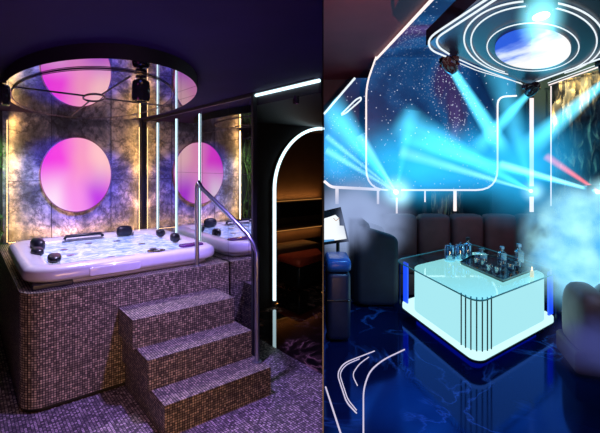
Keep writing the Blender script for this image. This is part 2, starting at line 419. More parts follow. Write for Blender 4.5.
# --- floors, ceilings, walls
a, b = L(1.86, -3.2), L(1.86, 4.2)
fl = MB().poly([Vector((-5, -1.5, 0)), Vector((div(-1.5), -1.5, 0)), Vector((div(2.95), 2.95, 0)), PZ(323, 375, 0), L(1.86, 3.4), L(-2.2, 3.4)])
struct('floor', fl, M['tile_floor'], 'small square mosaic tile floor around the hot tub platform')
p0 = PZ(323, 375, 0)
fm = MB().poly([p0, Vector((div(9), 9, 0)), Vector((-2.5, 9, 0)), L(1.86, 3.4)])
struct('floor', fm, M['marble'], 'black polished marble floor with pale veins beyond the mosaic')
ce = MB().poly([Vector((-5, -1.5, ZC)), Vector((div(-1.5), -1.5, ZC)), Vector((div(9), 9, ZC)), Vector((-5, 9, ZC))])
struct('ceiling', ce, M['ceil'], 'dark ceiling washed in purple and blue light')
wb = MB()
wb.box(-.02, 1.50, 0, .06, ZD - .1, ZC, T=lambda x, y, z: L(UM - .03 - x, WV + y, z))
o = struct('wall_back', wb, M['stone'], 'rough dark slate slab wall behind the hot tub')
sm = MB()
for d in (.40, 1.06): sm.box(d - .004, d + .004, -.003, .002, ZD, ZC, T=lambda x, y, z: L(UM - x, WV + y, z))
sm.box(.02, 1.48, -.003, .002, H - 15 / F * 5.1 - .004, H - 15 / F * 5.1 + .004, T=lambda x, y, z: L(UM - x, WV + y, z))
sj = sm.build('seam', M['seam'], o)
wl = MB().box(1.50, 3.4, .02, .08, 0, ZC, T=lambda x, y, z: L(UM - x, WV + y, z))
struct('wall_left', wl, M['darkwall'], 'dark wall carrying the climbing greenery')
wl2 = MB().box(-2.05, -1.95, -4, 3, 0, ZC, T=lambda x, y, z: L(x, y, z))
struct('wall_far_left', wl2, M['darkwall'])
# divider: a thin party wall between the two venues
dv = MB(); nrm = Vector((1, -.0548, 0)).normalized() * .002
for_y = (1.45, 9.2)
A0, A1 = Vector((div(for_y[0]), for_y[0], 0)), Vector((div(for_y[1]), for_y[1], 0))
dv.loft([[A0 - nrm, A0 + nrm, A1 + nrm, A1 - nrm], [p + Vector((0, 0, 3.5)) for p in (A0 - nrm, A0 + nrm, A1 + nrm, A1 - nrm)]])
struct('wall_middle', dv, M['darkwall'], 'thin dividing wall between the spa and the lounge')
cp = MB().box(-.012, .022, -.05, .0, ZD, ZC, T=lambda x, y, z: L(UM - .012 - x, WV - .002 + y, z))
struct('trim_1', cp, M['black'], 'dark upright strip in the corner beside the mirror')

# --- platform and steps
pf = thing('tiled_platform', 'brown mosaic tiled platform that carries the white hot tub', 'platform', L(.65, .8, 0))
pr = rrect(-.07, UM - .01, -.13, WV - .01, .13, 8)
pr = [(x, y) if not (x > UM - .2 and y < .1) else (x, y) for x, y in pr]
sq = [p for p in rrect(-.07, UM - .01, -.13, WV - .01, .14, 8)]
n9 = 9
sq = [(UM - .01, WV - .01), (-.07, WV - .01)] + sq[18:27] + [(UM - .01, -.13)]
pfm = MB().prism(sq, .035, ZD, 0, T=L); pfm.build('body', M['tile'], pf)
MB().prism([(x * .985 + .01, y * .97 + .02) for x, y in sq], 0, .035, 0, T=L).build('plinth', M['black'], pf)
st = thing('tiled_steps', 'three brown mosaic tiled steps leading up to the hot tub', 'steps', L(.95, -.5, 0))
RS = ZD / 4
for k, (ul, ur, vf) in enumerate(((.60, 1.40, -.93), (.575, 1.38, -.70), (.55, 1.36, -.47))):
    z0, z1 = (0, RS, RS * 2, RS * 3)[k], RS * (k + 1)
    MB().box(ul, ur, vf, -.132, z0, z1 - .002, T=L).build('step', M['tile'], st)

# --- hot tub
tub = thing('hot_tub', 'square white acrylic hot tub filled with bubbling pale blue water', 'hot tub', L(.66, .65, ZD))
tu0, tu1, tv0, tv1 = -.04, 1.47, -.06, 1.46
def rr(ins, z, r=.2, n=8):
    return [L(x, y, z) for x, y in rrect(tu0 + ins, tu1 - ins, tv0 + ins, tv1 - ins, max(r - ins * .5, .03), n)]
prof = [(.07, ZD + .002), (.07, .845), (.025, .862), (.004, .875), (0, .89), (0, .925), (.012, .95), (.035, .962), (.07, .966), (.13, .964), (.165, .955), (.185, .935), (.205, .85), (.24, .72), (.36, .64)]
mb = MB(); mb.loft([rr(i, z) for i, z in prof]); mb.build('shell', M['acrylic'], tub, smooth=True)
# water
def water_mat():
    m, nt, out = mat('bubbling_water')
    b = N(nt, 'ShaderNodeBsdfPrincipled'); link(nt, b.outputs[0], out.inputs[0])
    geo = N(nt, 'ShaderNodeNewGeometry')
    n1 = N(nt, 'ShaderNodeTexNoise'); n1.inputs['Scale'].default_value = 9; n1.inputs['Detail'].default_value = 6; n1.inputs['Distortion'].default_value = 1.5
    link(nt, geo.outputs['Position'], n1.inputs['Vector'])
    c = ramp(nt, n1.outputs[0], [(.34, (.22, .36, .78)), (.5, (.45, .60, .92)), (.62, (.72, .84, 1))])
    link(nt, c, b.inputs['Base Color']); b.inputs['Roughness'].default_value = .12
    link(nt, c, b.inputs['Emission Color']); b.inputs['Emission Strength'].default_value = .30  # glow put in for the light inside the tub
    bp = N(nt, 'ShaderNodeBump'); bp.inputs['Strength'].default_value = .5; bp.inputs['Distance'].default_value = .03
    link(nt, n1.outputs[0], bp.inputs['Height']); link(nt, bp.outputs[0], b.inputs['Normal']); return m
M['water'] = water_mat()
MB().poly(rr(.192, .925)).build('water', M['water'], tub)
def headrest(u, v, du, dv, rz, dz=.055):
    T = Matrix.Rotation(TH + rz, 3, 'Z')
    return MB().ball(L(u, v, .955 + dz * .5), du, dv, dz, 14, 8, .75, T)
for (u, v, du, dv_, rz, dz) in ((.155, .93, .05, .12, .1, .06), (.12, .66, .045, .10, .0, .035), (.19, .30, .05, .12, -.15, .03),
                                (1.0, 1.26, .085, .045, 0, .06), (1.28, .95, .045, .05, 0, .04), (1.28, .56, .045, .055, 0, .045)):
    headrest(u, v, du, dv_, rz, dz).build('headrest', M['rubber'], tub, smooth=True)
MB().tube([L(.42, 1.25, .955), L(.44, 1.25, .985), L(.76, 1.25, .985), L(.78, 1.25, .955)], .016, 8).build('grab_bar', M['rubber'], tub, smooth=True)
MB().lathe([(.075, 0), (.075, .008), (.055, .012), (.05, .006), (0, .006)], L(.92, .09, .962)).build('filter_cap', M['steel'], tub, smooth=True)
MB().prism(rrect(-.15, .15, -.045, .045, .044, 6), .958, .978, .008, T=lambda x, y, z: L(1.26 + x * .75, .14 + y * 1.2, z)).build('control_panel', plain('violet_panel', (.10, .02, .16), .2), tub, smooth=True)
for (u, v) in ((.35, .55), (.35, .85), (.6, 1.05), (.85, 1.0), (1.0, .7), (1.0, .4), (.6, .25)):
    MB().lathe([(.0, 0), (.032, .0), (.032, .008), (.018, .010), (0, .004)], L(u, v, .922), 14).build('jet', M['chrome'], body_of(tub, 'shell'), smooth=True)
MB().box(.0, .26, -.045, .03, ZD + .001, .86, T=L, bev=.01).build('support_pad', M['rubber'], tub)
MB().box(.36, .74, -.067, .0, .868, .93, T=L, bev=.012).build('skirt_panel', M['acrylic'], tub, smooth=True)

# --- glowing disc
def onwall(d, z, off=0.0): return L(UM - d, WV - off, z)
DCX = .795
dc = onwall(DCX, H - 9.5 / F * 5.11, .03)
dd = thing('round_light_panel', 'big round glowing pink and magenta light on the slate wall', 'light', dc)
RX, RZ = .39, .456
def ringw(kx, off, n=56): return [L(UM - DCX + RX * kx * math.cos(2 * PI * i / n), WV - off, dc.z + RZ * kx * math.sin(2 * PI * i / n)) for i in range(n)]
f_ = MB(); f_.loft([ringw(1.0, .03), ringw(1.0, .05), ringw(.975, .052)], False).build('frame', plain('rose_frame', (.25, .08, .12), .4), dd)
fm_ = MB().poly(ringw(.98, .05)); fo = fm_.build('diffuser', M['disc'], dd, base=dc)
fo.data.transform(Matrix.Rotation(-TH, 4, 'Z')); fo.rotation_euler = (0, 0, TH)

# --- mirror wall
VM1 = -.50
mir = thing('mirror_panel', 'tall seamed mirror wall standing right of the hot tub', 'mirror', L(UM, .6, 0))
MB().box(UM, UM + .02, VM1, WV - .06, .0, ZC - .03, T=L).build('mirror_face', M['mirror'], mir)
sm = MB()
for v in (.95, .42, -.1, -.45): sm.box(UM - .0009, UM - .0003, v - .0008, v + .0008, ZD, ZC - .03, T=L)
for z in (1.15, 1.62, 1.93, 2.02): sm.box(UM - .0009, UM - .0003, VM1, WV - .06, z - .0012, z + .0012, T=L)
sm.build('seam', M['seam'], mir)
MB().box(UM - .008, UM + .03, VM1 - .03, VM1, 0, ZC, T=L).build('end_trim', M['black'], mir)
MB().box(UM - .012, UM + .03, VM1, WV - .06, ZC - .03, ZC, T=L).build('top_trim', M['black'], mir)
for d, (nm) in ((.554, 'slim white vertical light strip on the mirror, nearest the back corner'), (1.13, 'slim white vertical light strip on the mirror, middle of the three'), (1.72, 'slim white vertical light strip on the mirror, right above the handrail')):
    v = WV - d
    t = thing('light_strip', nm, 'light strip', L(UM - .012, v, ZD), 'white light strips on the mirror')
    MB().box(UM - .004, UM - .001, v - .012, v + .012, ZD + .004, ZM - .001, T=L).build('channel', M['black'], t)
    MB().tube([L(UM - .006, v, ZD + .01), L(UM - .006, v, ZM - .001)], .0075, 8).build('tube', M['led'], t)

# --- warm wall washers around the slate
def wash(name, p, q, label, parent=None):
    t = MB().tube([p, q], .002, 6).build('warm_strip', M['ledw']); tag(t, label, 'light strip', 'amber light strips round the slate wall'); return t
wash('s', onwall(.055, ZD + .02, .03), onwall(.055, ZC - .1, .03), 'amber light strip up the right edge of the slate wall')
wash('s', onwall(1.492, ZD + .02, .03), onwall(1.492, ZC - .1, .03), 'amber light strip up the left edge of the slate wall')
wash('s', onwall(.08, ZD + .015, .05), onwall(1.48, ZD + .015, .05), 'amber light strip along the foot of the slate wall behind the tub')

# --- greenery on the far left
pl = thing('climbing_plant', 'leafy green climbing plant at the left end of the slate wall', 'plant', L(UM - 1.62, WV - .08, .4))
lf = MB(); stm = MB()
for k in range(9):
    x = 1.57 + .06 * k
    pts = [L(UM - x - .03 * math.sin(j * 1.3 + k), WV - .06 - .03 * math.cos(j + k), .4 + j * .17) for j in range(11)]
    stm.tube(pts, .006, 5)
    for j in range(70):
        p = pts[random.randrange(len(pts))] + Vector((random.uniform(-.06, .06), random.uniform(-.08, .0), random.uniform(-.09, .09)))
        a = random.uniform(0, 2 * PI); s = random.uniform(.025, .05); dx = Vector((math.cos(a) * .8, -abs(math.sin(a)) * .5, math.sin(a))) * s
        w = Vector((-dx.z, random.uniform(-.01, .01), dx.x)) * .42; up = Vector((0, -.012, 0))
        lf.add([p, p + dx * .35 + w, p + dx * .8 + w * .6 + up, p + dx * 1.2, p + dx * .8 - w * .6 + up, p + dx * .35 - w], [(0, 1, 2, 3), (0, 3, 4, 5)])
lo = lf.build('foliage', M['leaf'], pl); stm.build('stem', M['leaf'], pl)

# --- ceiling drum with mirror underside
def cel(cx, cy, rx, ry, z, n=72, tilt=0.0, lim=120.5):
    out = []
    for i in range(n):
        a = 2 * PI * i / n; x, y = rx * math.cos(a), ry * math.sin(a)
        out.append(PZ(cx + x, min(cy + y + tilt * x, lim), z))
    return out
dr = thing('ceiling_drum', 'large round black ceiling drum with a mirrored underside above the tub', 'ceiling fixture', PZ(100, 88, ZC))
outer = cel(100, 89.5, 97, 31, ZM); outb = [Vector((p.x, p.y, ZC)) for p in outer]
def lim_uv(p):
    q = p - D0; u, v = q.dot(U), q.dot(V)
    u = min(u, UM - .02); v = min(v, WV - .02); r = L(u, v, p.z); return r
outer = [lim_uv(p) for p in outer]; outb = [lim_uv(p) for p in outb]
MB().loft([outer, outb], False).build('side_band', M['black'], dr, smooth=True)
MB().poly(outer).build('outer_mirror', M['mirror_dark'], dr)
inn = [lim_uv(p) for p in cel(92, 93.5, 81, 24.5, ZM - .005)]
MB().loft([[Vector((p.x, p.y, ZM)) for p in inn], inn], False).build('ring_edge', M['seam'], dr)
MB().poly(inn).build('inner_mirror', M['mirror_ceiling'], dr)
MB().tube([p - Vector((0, 0, .004)) for p in inn], .0025, 6, True).build('ring_seam', M['seam'], dr)
MB().tube(cel(94, 98, 11, 3.6, ZM - .008, 32), .005, 6, True).build('centre_ring', M['seam'], dr)
for (x0, y0, x1, y1) in ((84, 96, 12, 87), (90, 101, 72, 116), (101, 95.5, 130, 77), (105, 99, 171, 107)):
    MB().tube([PZ(x0, y0, ZM - .008), PZ(x1, y1, ZM - .008)], .004, 6).build('panel_seam', M['seam'], dr)

# --- spotlights under the drum
def make_spot(label, p):
    t = thing('ceiling_spotlight', label, 'spotlight', p, 'black cylinder spotlights')
    z = p.z
    MB().lathe([(.03, 0), (.03, -.012), (.008, -.014), (.008, -.03), (0, -.03)], p, 16).build('mount', M['blackgloss'], t, smooth=True)
    MB().lathe([(.0, -.02), (.035, -.022), (.047, -.035), (.05, -.06), (.05, -.125), (.044, -.145), (.038, -.145), (.036, -.13), (0, -.13)], p, 20).build('body', M['blackgloss'], t, smooth=True)
    MB().lathe([(0, -.131), (.034, -.131), (.034, -.134), (0, -.134)], p, 16).build('lens', emitter('warm_lens', (1, .8, .7), 1.6), body_of(t))
    return t
s0 = make_spot('black cylinder spotlight under the mirrored drum above the back corner', PZ(141, 76, ZM - .012))
dup(s0, PZ(1.0, 81, ZM - .012), 'black cylinder spotlight at the far left, cut by the picture edge')

# --- handrail
hr = thing('handrail', 'brushed steel handrail with two posts beside the tiled steps', 'handrail', L(1.3, -.4, 0))
pA, pAt = L(1.21, -.09, ZD), L(1.21, -.09, 1.555)
pB = L(1.365, -.80, RS); pBt = L(1.365, -.80, 1.06)
mid = [pA, pAt - Vector((0, 0, .03)), pAt + (pBt - pAt) * .03 + Vector((0, 0, .012)), pAt + (pBt - pAt) * .10 - Vector((0, 0, .01)), pAt + (pBt - pAt) * .5 + Vector((0, 0, .02)),
       pAt + (pBt - pAt) * .86 + Vector((0, 0, .035)), pAt + (pBt - pAt) * .95 + Vector((0, 0, .015)), pBt - Vector((0, 0, .03)), pBt - Vector((0, 0, .12))]
MB().tube(mid[1:], .0185, 10).build('rail', M['chrome'], hr, smooth=True)
MB().tube([pA, mid[1]], .0185, 10).build('post', M['chrome'], hr, smooth=True)
MB().tube([mid[-1], pB], .0185, 10).build('post', M['chrome'], hr, smooth=True)
MB().lathe([(.035, 0), (.035, .008), (.02, .012), (0, .012)], pB, 16).build('foot_flange', M['chrome'], hr, smooth=True)
MB().lathe([(.035, 0), (.035, .008), (.02, .012), (0, .012)], pA, 16).build('foot_flange', M['chrome'], hr, smooth=True)

# --- dark wall with the lit arch
S0 = Vector((-.33, 5.1, 0))
def W(s, t=0.0, z=0.0): return S0 + U * s + V * t + Vector((0, 0, z))
sc_, rc, zs = .83, .80, 1.40             # arch centre along wall, radius, spring height
arch_in = [(sc_ - rc, 0.0)] + [(sc_ - rc * math.cos(a), zs + rc * .98 * math.sin(a)) for a in [PI / 2 * k / 16 for k in range(17)]]
arc_sm = [(s, z) for s, z in arch_in]
aw = MB()
wall_pts = [W(-.98, 0, 0)] + [W(s + .0, 0, z) for s, z in arc_sm] + [W(sc_, 0, ZC), W(-.98, 0, ZC)]
aw.poly(wall_pts); aw.poly([p + V * .12 for p in wall_pts])
for i in range(1, len(arc_sm)):
    aw.add([wall_pts[i], wall_pts[i + 1], wall_pts[i + 1] + V * .12, wall_pts[i] + V * .12], [(0, 1, 2, 3)])
struct('wall_arch', aw, M['darkwall'], 'black wall pierced by a tall round arch')
ar = thing('arch_light', 'bright white light tube outlining the dark archway', 'light strip', W(.03, -.02, 0))
MB().tube([W(s - .02, -.02, max(z, .06)) for s, z in arc_sm], .02, 8).build('tube', M['led'], ar, smooth=True)
MB().tube([W(s - .05, -.008, max(z, .02)) for s, z in arc_sm], .012, 8).build('channel', M['black'], ar, smooth=True)
# alcove behind the arch
sdiv = lambda t: (.6095 + .6716 * t) / .7425 - .03
rw = MB().box(-.4, sdiv(1.9), 1.9, 1.98, 0, ZC, T=W); struct('wall_alcove', rw, M['brown'], 'brown plaster wall of the alcove beyond the arch')
rw2 = MB().box(-.98, -.9, .12, 3.2, 0, ZC, T=W); struct('wall_alcove_side', rw2, M['brown'])
nb = thing('wall_niche', 'long black horizontal niche in the alcove wall with amber light', 'niche', W(2.0, 1.85, 1.0))
zt, zb = H - 38 / F * 7.5, H - 53 / F * 7.5
MB().box(1.45, sdiv(1.86), 1.86, 1.895, zb, zt, T=W).build('panel', M['blackgloss'], nb)
MB().box(1.43, 1.452, 1.83, 1.895, zb - .01, zt + .01, T=W).build('frame_end', M['chrome'], nb)
MB().tube([W(1.40, 1.872, zt + .03), W(sdiv(1.86), 1.872, zt + .03)], .006, 6).build('amber_strip', M['ledo'], nb)
bk = thing('alcove_bench', 'brown built-in bench along the alcove wall under the niche', 'bench', W(1.5, 1.5, 0))
zl = .63
MB().box(.6, sdiv(1.5), 1.5, 1.88, .4, zl, T=W, bev=.02).build('backrest', M['brown'], bk, smooth=True)
MB().box(.6, sdiv(1.05), 1.05, 1.6, 0, .40, T=W, bev=.03).build('seat', M['brown'], bk, smooth=True)
MB().tube([W(.62, 1.47, zl - .03), W(sdiv(1.47), 1.47, zl - .03)], .006, 6).build('amber_strip', M['ledo'], bk)
ot = thing('ottoman', 'low dark ottoman with a red-orange cushion beyond the arch', 'ottoman', W(.95, .75, 0))
q0 = PZ(299, 262, .40); q = q0 - S0; su, tv = q.dot(U), q.dot(V)
MB().box(su, su + .75, tv, tv + .5, 0.03, .32, T=lambda x, y, z: clipdiv(W(x, y, z), .02), bev=.03).build('base', M['blackgloss'], ot, smooth=True)
MB().box(su - .01, su + .76, tv - .01, tv + .51, .32, .42, T=lambda x, y, z: clipdiv(W(x, y, z), .02), bev=.045).build('cushion', M['red'], ot, smooth=True)
# lower ceiling over the passage, its light strip and downlight
A_, B_ = L(UM + .035, -1.30), L(UM + .035, 2.3)
C_ = Vector((div(B_.y + .9) - .012, B_.y + .9, 0)); E_ = Vector((div(A_.y) - .012, A_.y, 0))
cs = MB().prism([(q.x, q.y) for q in (E_, C_, B_, A_)][::-1], ZC - .1, ZC - .002)
struct('ceiling', cs, M['darkwall'], 'lower black ceiling over the passage')
lc = thing('ceiling_light_strip', 'straight white light strip along the edge of the passage ceiling', 'light strip', L(UM, -1.1, ZC))
MB().tube([L(UM + .02, VM1 - .03, ZC - .02), L(UM + .02, -1.325, ZC - .02)], .013, 8).build('tube', M['led'], lc)
MB().box(UM + .0, UM + .034, -1.295, VM1 - .03, ZC - .008, ZC, T=L).build('channel', M['black'], lc)
p = PZ(296, 96, ZC - .1)
dl = thing('downlight', 'small black cylinder downlight on the passage ceiling', 'downlight', p)
MB().lathe([(0, 0), (.022, 0), (.024, -.03), (.022, -.055), (.017, -.055), (.015, -.045), (0, -.045)], p, 16).build('body', M['steel'], dl, smooth=True)
MB().lathe([(0, -.046), (.014, -.046), (.014, -.048), (0, -.048)], p, 12).build('lens', M['ledp'], body_of(dl))

# ================================================================== THE CLUB (right)
ZR = 3.45; YB = 6.8
E = .006
fr_ = MB().poly([Vector((div(-1.5) + E, -1.5, 0)), Vector((6, -1.5, 0)), Vector((6, 9.2, 0)), Vector((div(9.2) + E, 9.2, 0))])
struct('floor', fr_, M['navy'], 'glossy navy marble floor of the lounge')
cr = MB().poly([Vector((div(.5) + E, .5, ZR)), Vector((6, .5, ZR)), Vector((6, 9.2, ZR)), Vector((div(9.2) + E, 9.2, ZR))])
struct('ceiling', cr, M['maroon'], 'dark maroon ceiling of the lounge')
bw = MB().box(.45, 6, 8.6, 8.7, 0, ZR); struct('wall_lounge_back', bw, M['teal'])
bw = MB().box(PD(499, 0, YB).x, 4.6, YB + .25, YB + .33, 0, ZR); struct('wall_lounge_right_back', bw, M['teal'], 'dark teal wall right of the star screen')

def fillet(pts, rad, n=6):
    pts = [Vector(p) for p in pts]; out = [pts[0]]
    for i in range(1, len(pts) - 1):
        p = pts[i]; a = (pts[i - 1] - p); b_ = (pts[i + 1] - p); r = min(rad, a.length * .45, b_.length * .45)
        s, e = p + a.normalized() * r, p + b_.normalized() * r
        for k in range(n + 1):
            t = k / n; out.append(s * (1 - t) ** 2 + p * 2 * t * (1 - t) + e * t * t)
    out.append(pts[-1]); return out
# star screen: wall leaf and ceiling leaf with a white light outline
ss = thing('star_screen', 'large star-field panel with a white light outline on the back wall', 'panel', Vector((2.3, YB, 1.3)))
low = fillet([PD(376, 57, YB), PD(366, 85, YB), PD(366, 190, YB), PD(497, 190, YB), PD(497, 97, YB), PD(516, 96, YB)], .35)
MB().poly(low + [PD(516, 57, YB)]).build('wall_leaf', M['star'], ss)
MB().tube([p - Vector((0, .02, 0)) for p in low], .014, 8).build('outline', M['ledp'], ss, smooth=True)
c0, c1 = PD(376, 57, YB), PZ(428, 0, ZR); c2 = c0 + (c1 - c0) * 1.35
MB().poly([c0 - Vector((0, 0, .03)), c2 - Vector((0, 0, .03)), Vector((3.9, c2.y, ZR - .03)), Vector((3.9, YB, ZR - .03))]).build('ceiling_leaf', M['star'], ss)
MB().tube([c0 - Vector((0, .02, .04)), c2 - Vector((0, 0, .04))], .018, 8).build('ceiling_outline', M['ledp'], ss)
# second star screen further back on the left
YS = 7.7
s2 = thing('star_screen', 'smaller star-field panel behind and left of the large one', 'panel', Vector((.9, YS, 1.3)))
pts = fillet([PD(324, 181, YS), PD(331, 187, YS), PD(380, 189.5, YS)], .1)
MB().poly([PD(324, 114, YS), PD(355, 78, YS), PD(380, 78, YS)] + pts[::-1]).build('panel', M['star'], s2)
MB().tube([p - Vector((0, .02, 0)) for p in pts], .026, 8).build('outline', M['ledp'], s2)
MB().tube([PD(324, 114, YS - .02), PD(355, 78, YS - .02)], .020, 8).build('outline', M['ledh'], s2)
# little hanging light loop
lp = thing('light_loop', 'small slanted white light loop in front of the far star panel', 'light', PD(350, 106, 7.3))
MB().tube(fillet([PD(341.5, 114, 7.3), PD(356, 99.5, 7.3), PD(361, 97, 7.3), PD(361, 100, 7.3), PD(346, 113, 7.3), PD(341.5, 115, 7.3)], .05), .014, 8, True).build('tube', M['ledh'], lp)
# light posts under the screens
for px, y0, y1, Y, r, lab in ((396, 190, 214, 6.7, .045, 'pink-white light post under the left end of the star screen'), (455, 191, 211, 6.75, .045, 'pink-white light post under the right half of the star screen'),
                           (425, 191, 202, 6.78, .02, 'thin pale light post under the middle of the star screen'), (337, 188, 204, 7.6, .05, 'white light post under the far star panel, nearest the screen'),
                           (378, 190, 204, 7.5, .035, 'white light post at the right end of the far star panel')):
    t = thing('light_post', lab, 'light', PD(px, y1, Y), 'light posts under the star screens')
    MB().tube([PD(px, y0, Y), PD(px, y1, Y)], r * .6, 8).build('tube', M['ledp'], t)
    MB().box(PD(px, y1, Y).x - .03, PD(px, y1, Y).x + .03, Y + .01, Y + .04, 0, PD(px, y1, Y).z, bev=.005).build('stand', M['black'], t)
t = thing('light_column', 'tall slim white light column right of the star screen', 'light', PD(532, 212, 6.6))
MB().box(PD(530.2, 0, 6.6).x, PD(533.8, 0, 6.6).x, 6.6, 6.62, PD(0, 212, 6.6).z, PD(0, 98, 6.6).z).build('diffuser', M['ledp'], t)
MB().box(PD(529.5, 0, 6.6).x, PD(534.8, 0, 6.6).x, 6.621, 6.66, 0, PD(0, 96, 6.6).z).build('backing', M['black'], t)
# gilded rock reliefs
def relief(name, label, p0, p1, z0, z1, nx=26, nz=40, amp=.1, seed=1):
    rnd = random.Random(seed); d = (p1 - p0); nrm = Vector((-d.y, d.x, 0)).normalized()
    if nrm.y > 0: nrm = -nrm
    from mathutils import noise
    mb = MB(); vs = []; fs = []
    for j in range(nz + 1):
        for i in range(nx + 1):
            p = p0 + d * (i / nx); z = z0 + (z1 - z0) * j / nz
            h = amp * (.5 + noise.fractal(Vector((i * .55 + seed, j * .10, seed)), 1.0, 2.0, 4)) + amp * .4 * math.sin(i * 2.1 + seed)
            vs.append(Vector((p.x, p.y, z)) + nrm * max(h, .0))
    for j in range(nz):
        for i in range(nx):
            a = j * (nx + 1) + i; fs.append((a, a + 1, a + nx + 2, a + nx + 1))
    mb.add(vs, fs); o = mb.build(name, M['gold'], base=p0, smooth=True); return tag(o, label, 'wall art')
rw0, rw1 = PD(549, 85, 6.75), PD(640, 55, 5.0)
relief('rock_relief', 'tall gilded rock relief wall streaked dark and gold on the right', Vector((rw0.x, rw0.y, 0)), Vector((4.0, 4.4, 0)), .5, 3.0, 40, 40, .16, 3)
ww = MB().box(0, 1, 0, .08, 0, ZR, T=lambda x, y, z: Vector((4.12 + .02 * x + y, 1.0 + (6.9 - 1.0) * x, z))); struct('wall_right', ww, M['teal'], 'dark wall behind the gilded relief')
relief('rock_relief', 'small gilded rock relief seen under the star screen', Vector((PD(431, 0, 6.95).x, 6.95, 0)), Vector((PD(462, 0, 6.95).x, 6.95, 0)), .0, 1.32, 14, 14, .06, 5)
t = thing('relief_light_frame', 'thin white light lines framing the top and side of the gilded relief', 'light strip', rw0)
MB().tube([PD(551, 86, 6.55), PD(551, 206, 6.55)], .010, 6).build('upright_tube', M['ledp'], t)
MB().tube([PD(549, 85, 6.6), PD(600, 66.5, 5.3)], .010, 6).build('top_tube', M['ledp'], t)

# --- ceiling raft with rings and moon
ZX = 2.62
rf = thing('ceiling_raft', 'dark angular ceiling raft with white light rings around a glowing moon', 'ceiling fixture', PZ(533, 50, ZX))
hx = [PZ(426, 45, ZX), PZ(530, 84.5, ZX), PZ(640, 45, ZX), Vector((2.6, 1.3, ZX)), Vector((1.03, 1.3, ZX))]
hx = [Vector((1.0, 1.4, ZX)), PZ(426, 46, ZX), PZ(531, 85, ZX), PZ(606, 58, ZX), Vector((2.62, 1.4, ZX))]
MB().loft([hx, [p + Vector((0, 0, .12)) for p in hx]]).build('raft', M['raft'], rf)
for q in hx[1:4]: pass
MB().tube([PZ(500, 45, ZX + .1), PZ(500, 45, ZX + .1) + Vector((0, 0, .7))], .02, 8).build('hanger', M['black'], rf)
def hexline(pts, r=.011, rad=.12):
    MB().tube(fillet([PZ(x, y, ZX - .014) for x, y in pts], rad), r * .6, 8).build('edge_tube', M['ledh'], rf, smooth=True)
hexline([(487, -1), (428, 38), (430, 50), (447, 57)], .012, .2)
hexline([(496, -1), (436, 38), (438, 47), (449, 54)], .012, .2)
hexline([(458, 59), (478, 68), (522, 84)], .009)
hexline([(459, 63), (478, 71), (521, 83)], .007)
hexline([(536, 82), (602, 58)], .013); hexline([(548, 83), (602, 63)], .008)
def ring(cx, cy, rx, ry, a0, a1, r, name='ring_tube'):
    n = 60; pts = [PZ(cx + rx * math.cos(math.radians(a0 + (a1 - a0) * k / n)), cy + ry * math.sin(math.radians(a0 + (a1 - a0) * k / n)), ZX - .012) for k in range(n + 1)]
    MB().tube(pts, r * .7, 8).build(name, M['ledh'], rf, smooth=True)
ring(533, 47, 46, 24, 0, 360, .006)
ring(534, 41, 63, 35, 118, 418, .007); ring(534, 39, 70, 38, 112, 424, .008)
mp = [PZ(533 + 38 * math.cos(2 * PI * k / 48), 50 + 19 * math.sin(2 * PI * k / 48), ZX - .02) for k in range(48)]
MB().loft([mp, [p + Vector((0, 0, .02)) for p in mp]]).build('moon', M['moon'], rf, base=PZ(533, 48, ZX))

def clip_right(o):                        # light and smoke stop at the dividing wall
    bpy.context.view_layer.update(); mw = o.matrix_world.copy(); inv = mw.inverted()
    for v in o.data.vertices:
        p = mw @ v.co
        if p.x < div(p.y) + .02: p.x = div(p.y) + .02; v.co = inv @ p
        if p.z > ZR - .06: p.z = ZR - .06; v.co = inv @ p
# --- moving heads with their beams
def aim(p, q):
    return (q - p).normalized().to_track_quat('Z', 'Y')
def add_beam(parent, p, q, r0, r1, c, s, fade=.75, name='beam'):
    ln = (q - p).length; n = 20; mb = MB()
    mb.loft([[Vector(((r0 + (r1 - r0) * j / 12) * math.cos(2 * PI * k / n), (r0 + (r1 - r0) * j / 12) * math.sin(2 * PI * k / n), ln * j / 12)) for k in range(n)] for j in range(13)])
    o = mb.build(name, beam_mat('beam_light', c, s, r0, r1, ln, fade), base=(0, 0, 0))
    o.parent = parent; o.location = p - origin(parent); o.rotation_mode = 'QUATERNION'; o.rotation_quaternion = aim(p, q)
    clip_right(o)
    return o
def moving_head(label, top, p, q, r1, s, r0=.042, lens_c='lens'):
    t = thing('moving_head_spotlight', label, 'stage light', top, 'moving head stage lights')
    Tq = aim(p, q).to_matrix(); d = (q - p).normalized()
    MB().box(top.x - .07, top.x + .07, top.y - .05, top.y + .05, top.z - .05, top.z, bev=.01).build('base', M['blackgloss'], t)
    side = Tq @ Vector((1, 0, 0)); c = p - d * .09
    for sgn in (-1, 1):
        MB().tube([Vector((top.x, top.y, top.z - .04)) + side * .055 * sgn, c + side * .07 * sgn], .012, 6).build('yoke_arm', M['blackgloss'], t)
    MB().lathe([(0, -.19), (.035, -.185), (.055, -.14), (.058, -.06), (.05, 0), (.044, .002), (0, -.01)], p, 18, Tq).build('head', M['blackgloss'], t, smooth=True)
    MB().lathe([(0, .0), (.042, .0), (.042, .004), (0, .004)], p, 18, Tq).build('lens', M['lens'], body_of(t, 'head'))
    add_beam(t, p + d * .01, q, r0, r1, (.10, .72, 1), s)
    return t
pa = PD(452, 69, 3.55); moving_head('moving head light at the left corner of the ceiling raft', PD(449, 57, 3.55), pa, PD(503, 150, 6.3), .16, .95)
pa = PD(529, 93, 4.6); moving_head('moving head light under the far tip of the ceiling raft', PD(530, 84, 4.6), pa, PD(474, 152, 6.3), .17, .95)
pa = PZ(541, 16, ZX - .13); moving_head('bright moving head light near the top of the picture, facing forward', PZ(541, 2, ZX), pa, pa + Vector((0.0, -.15, -.62)) * .5, .10, 1.8, .05)

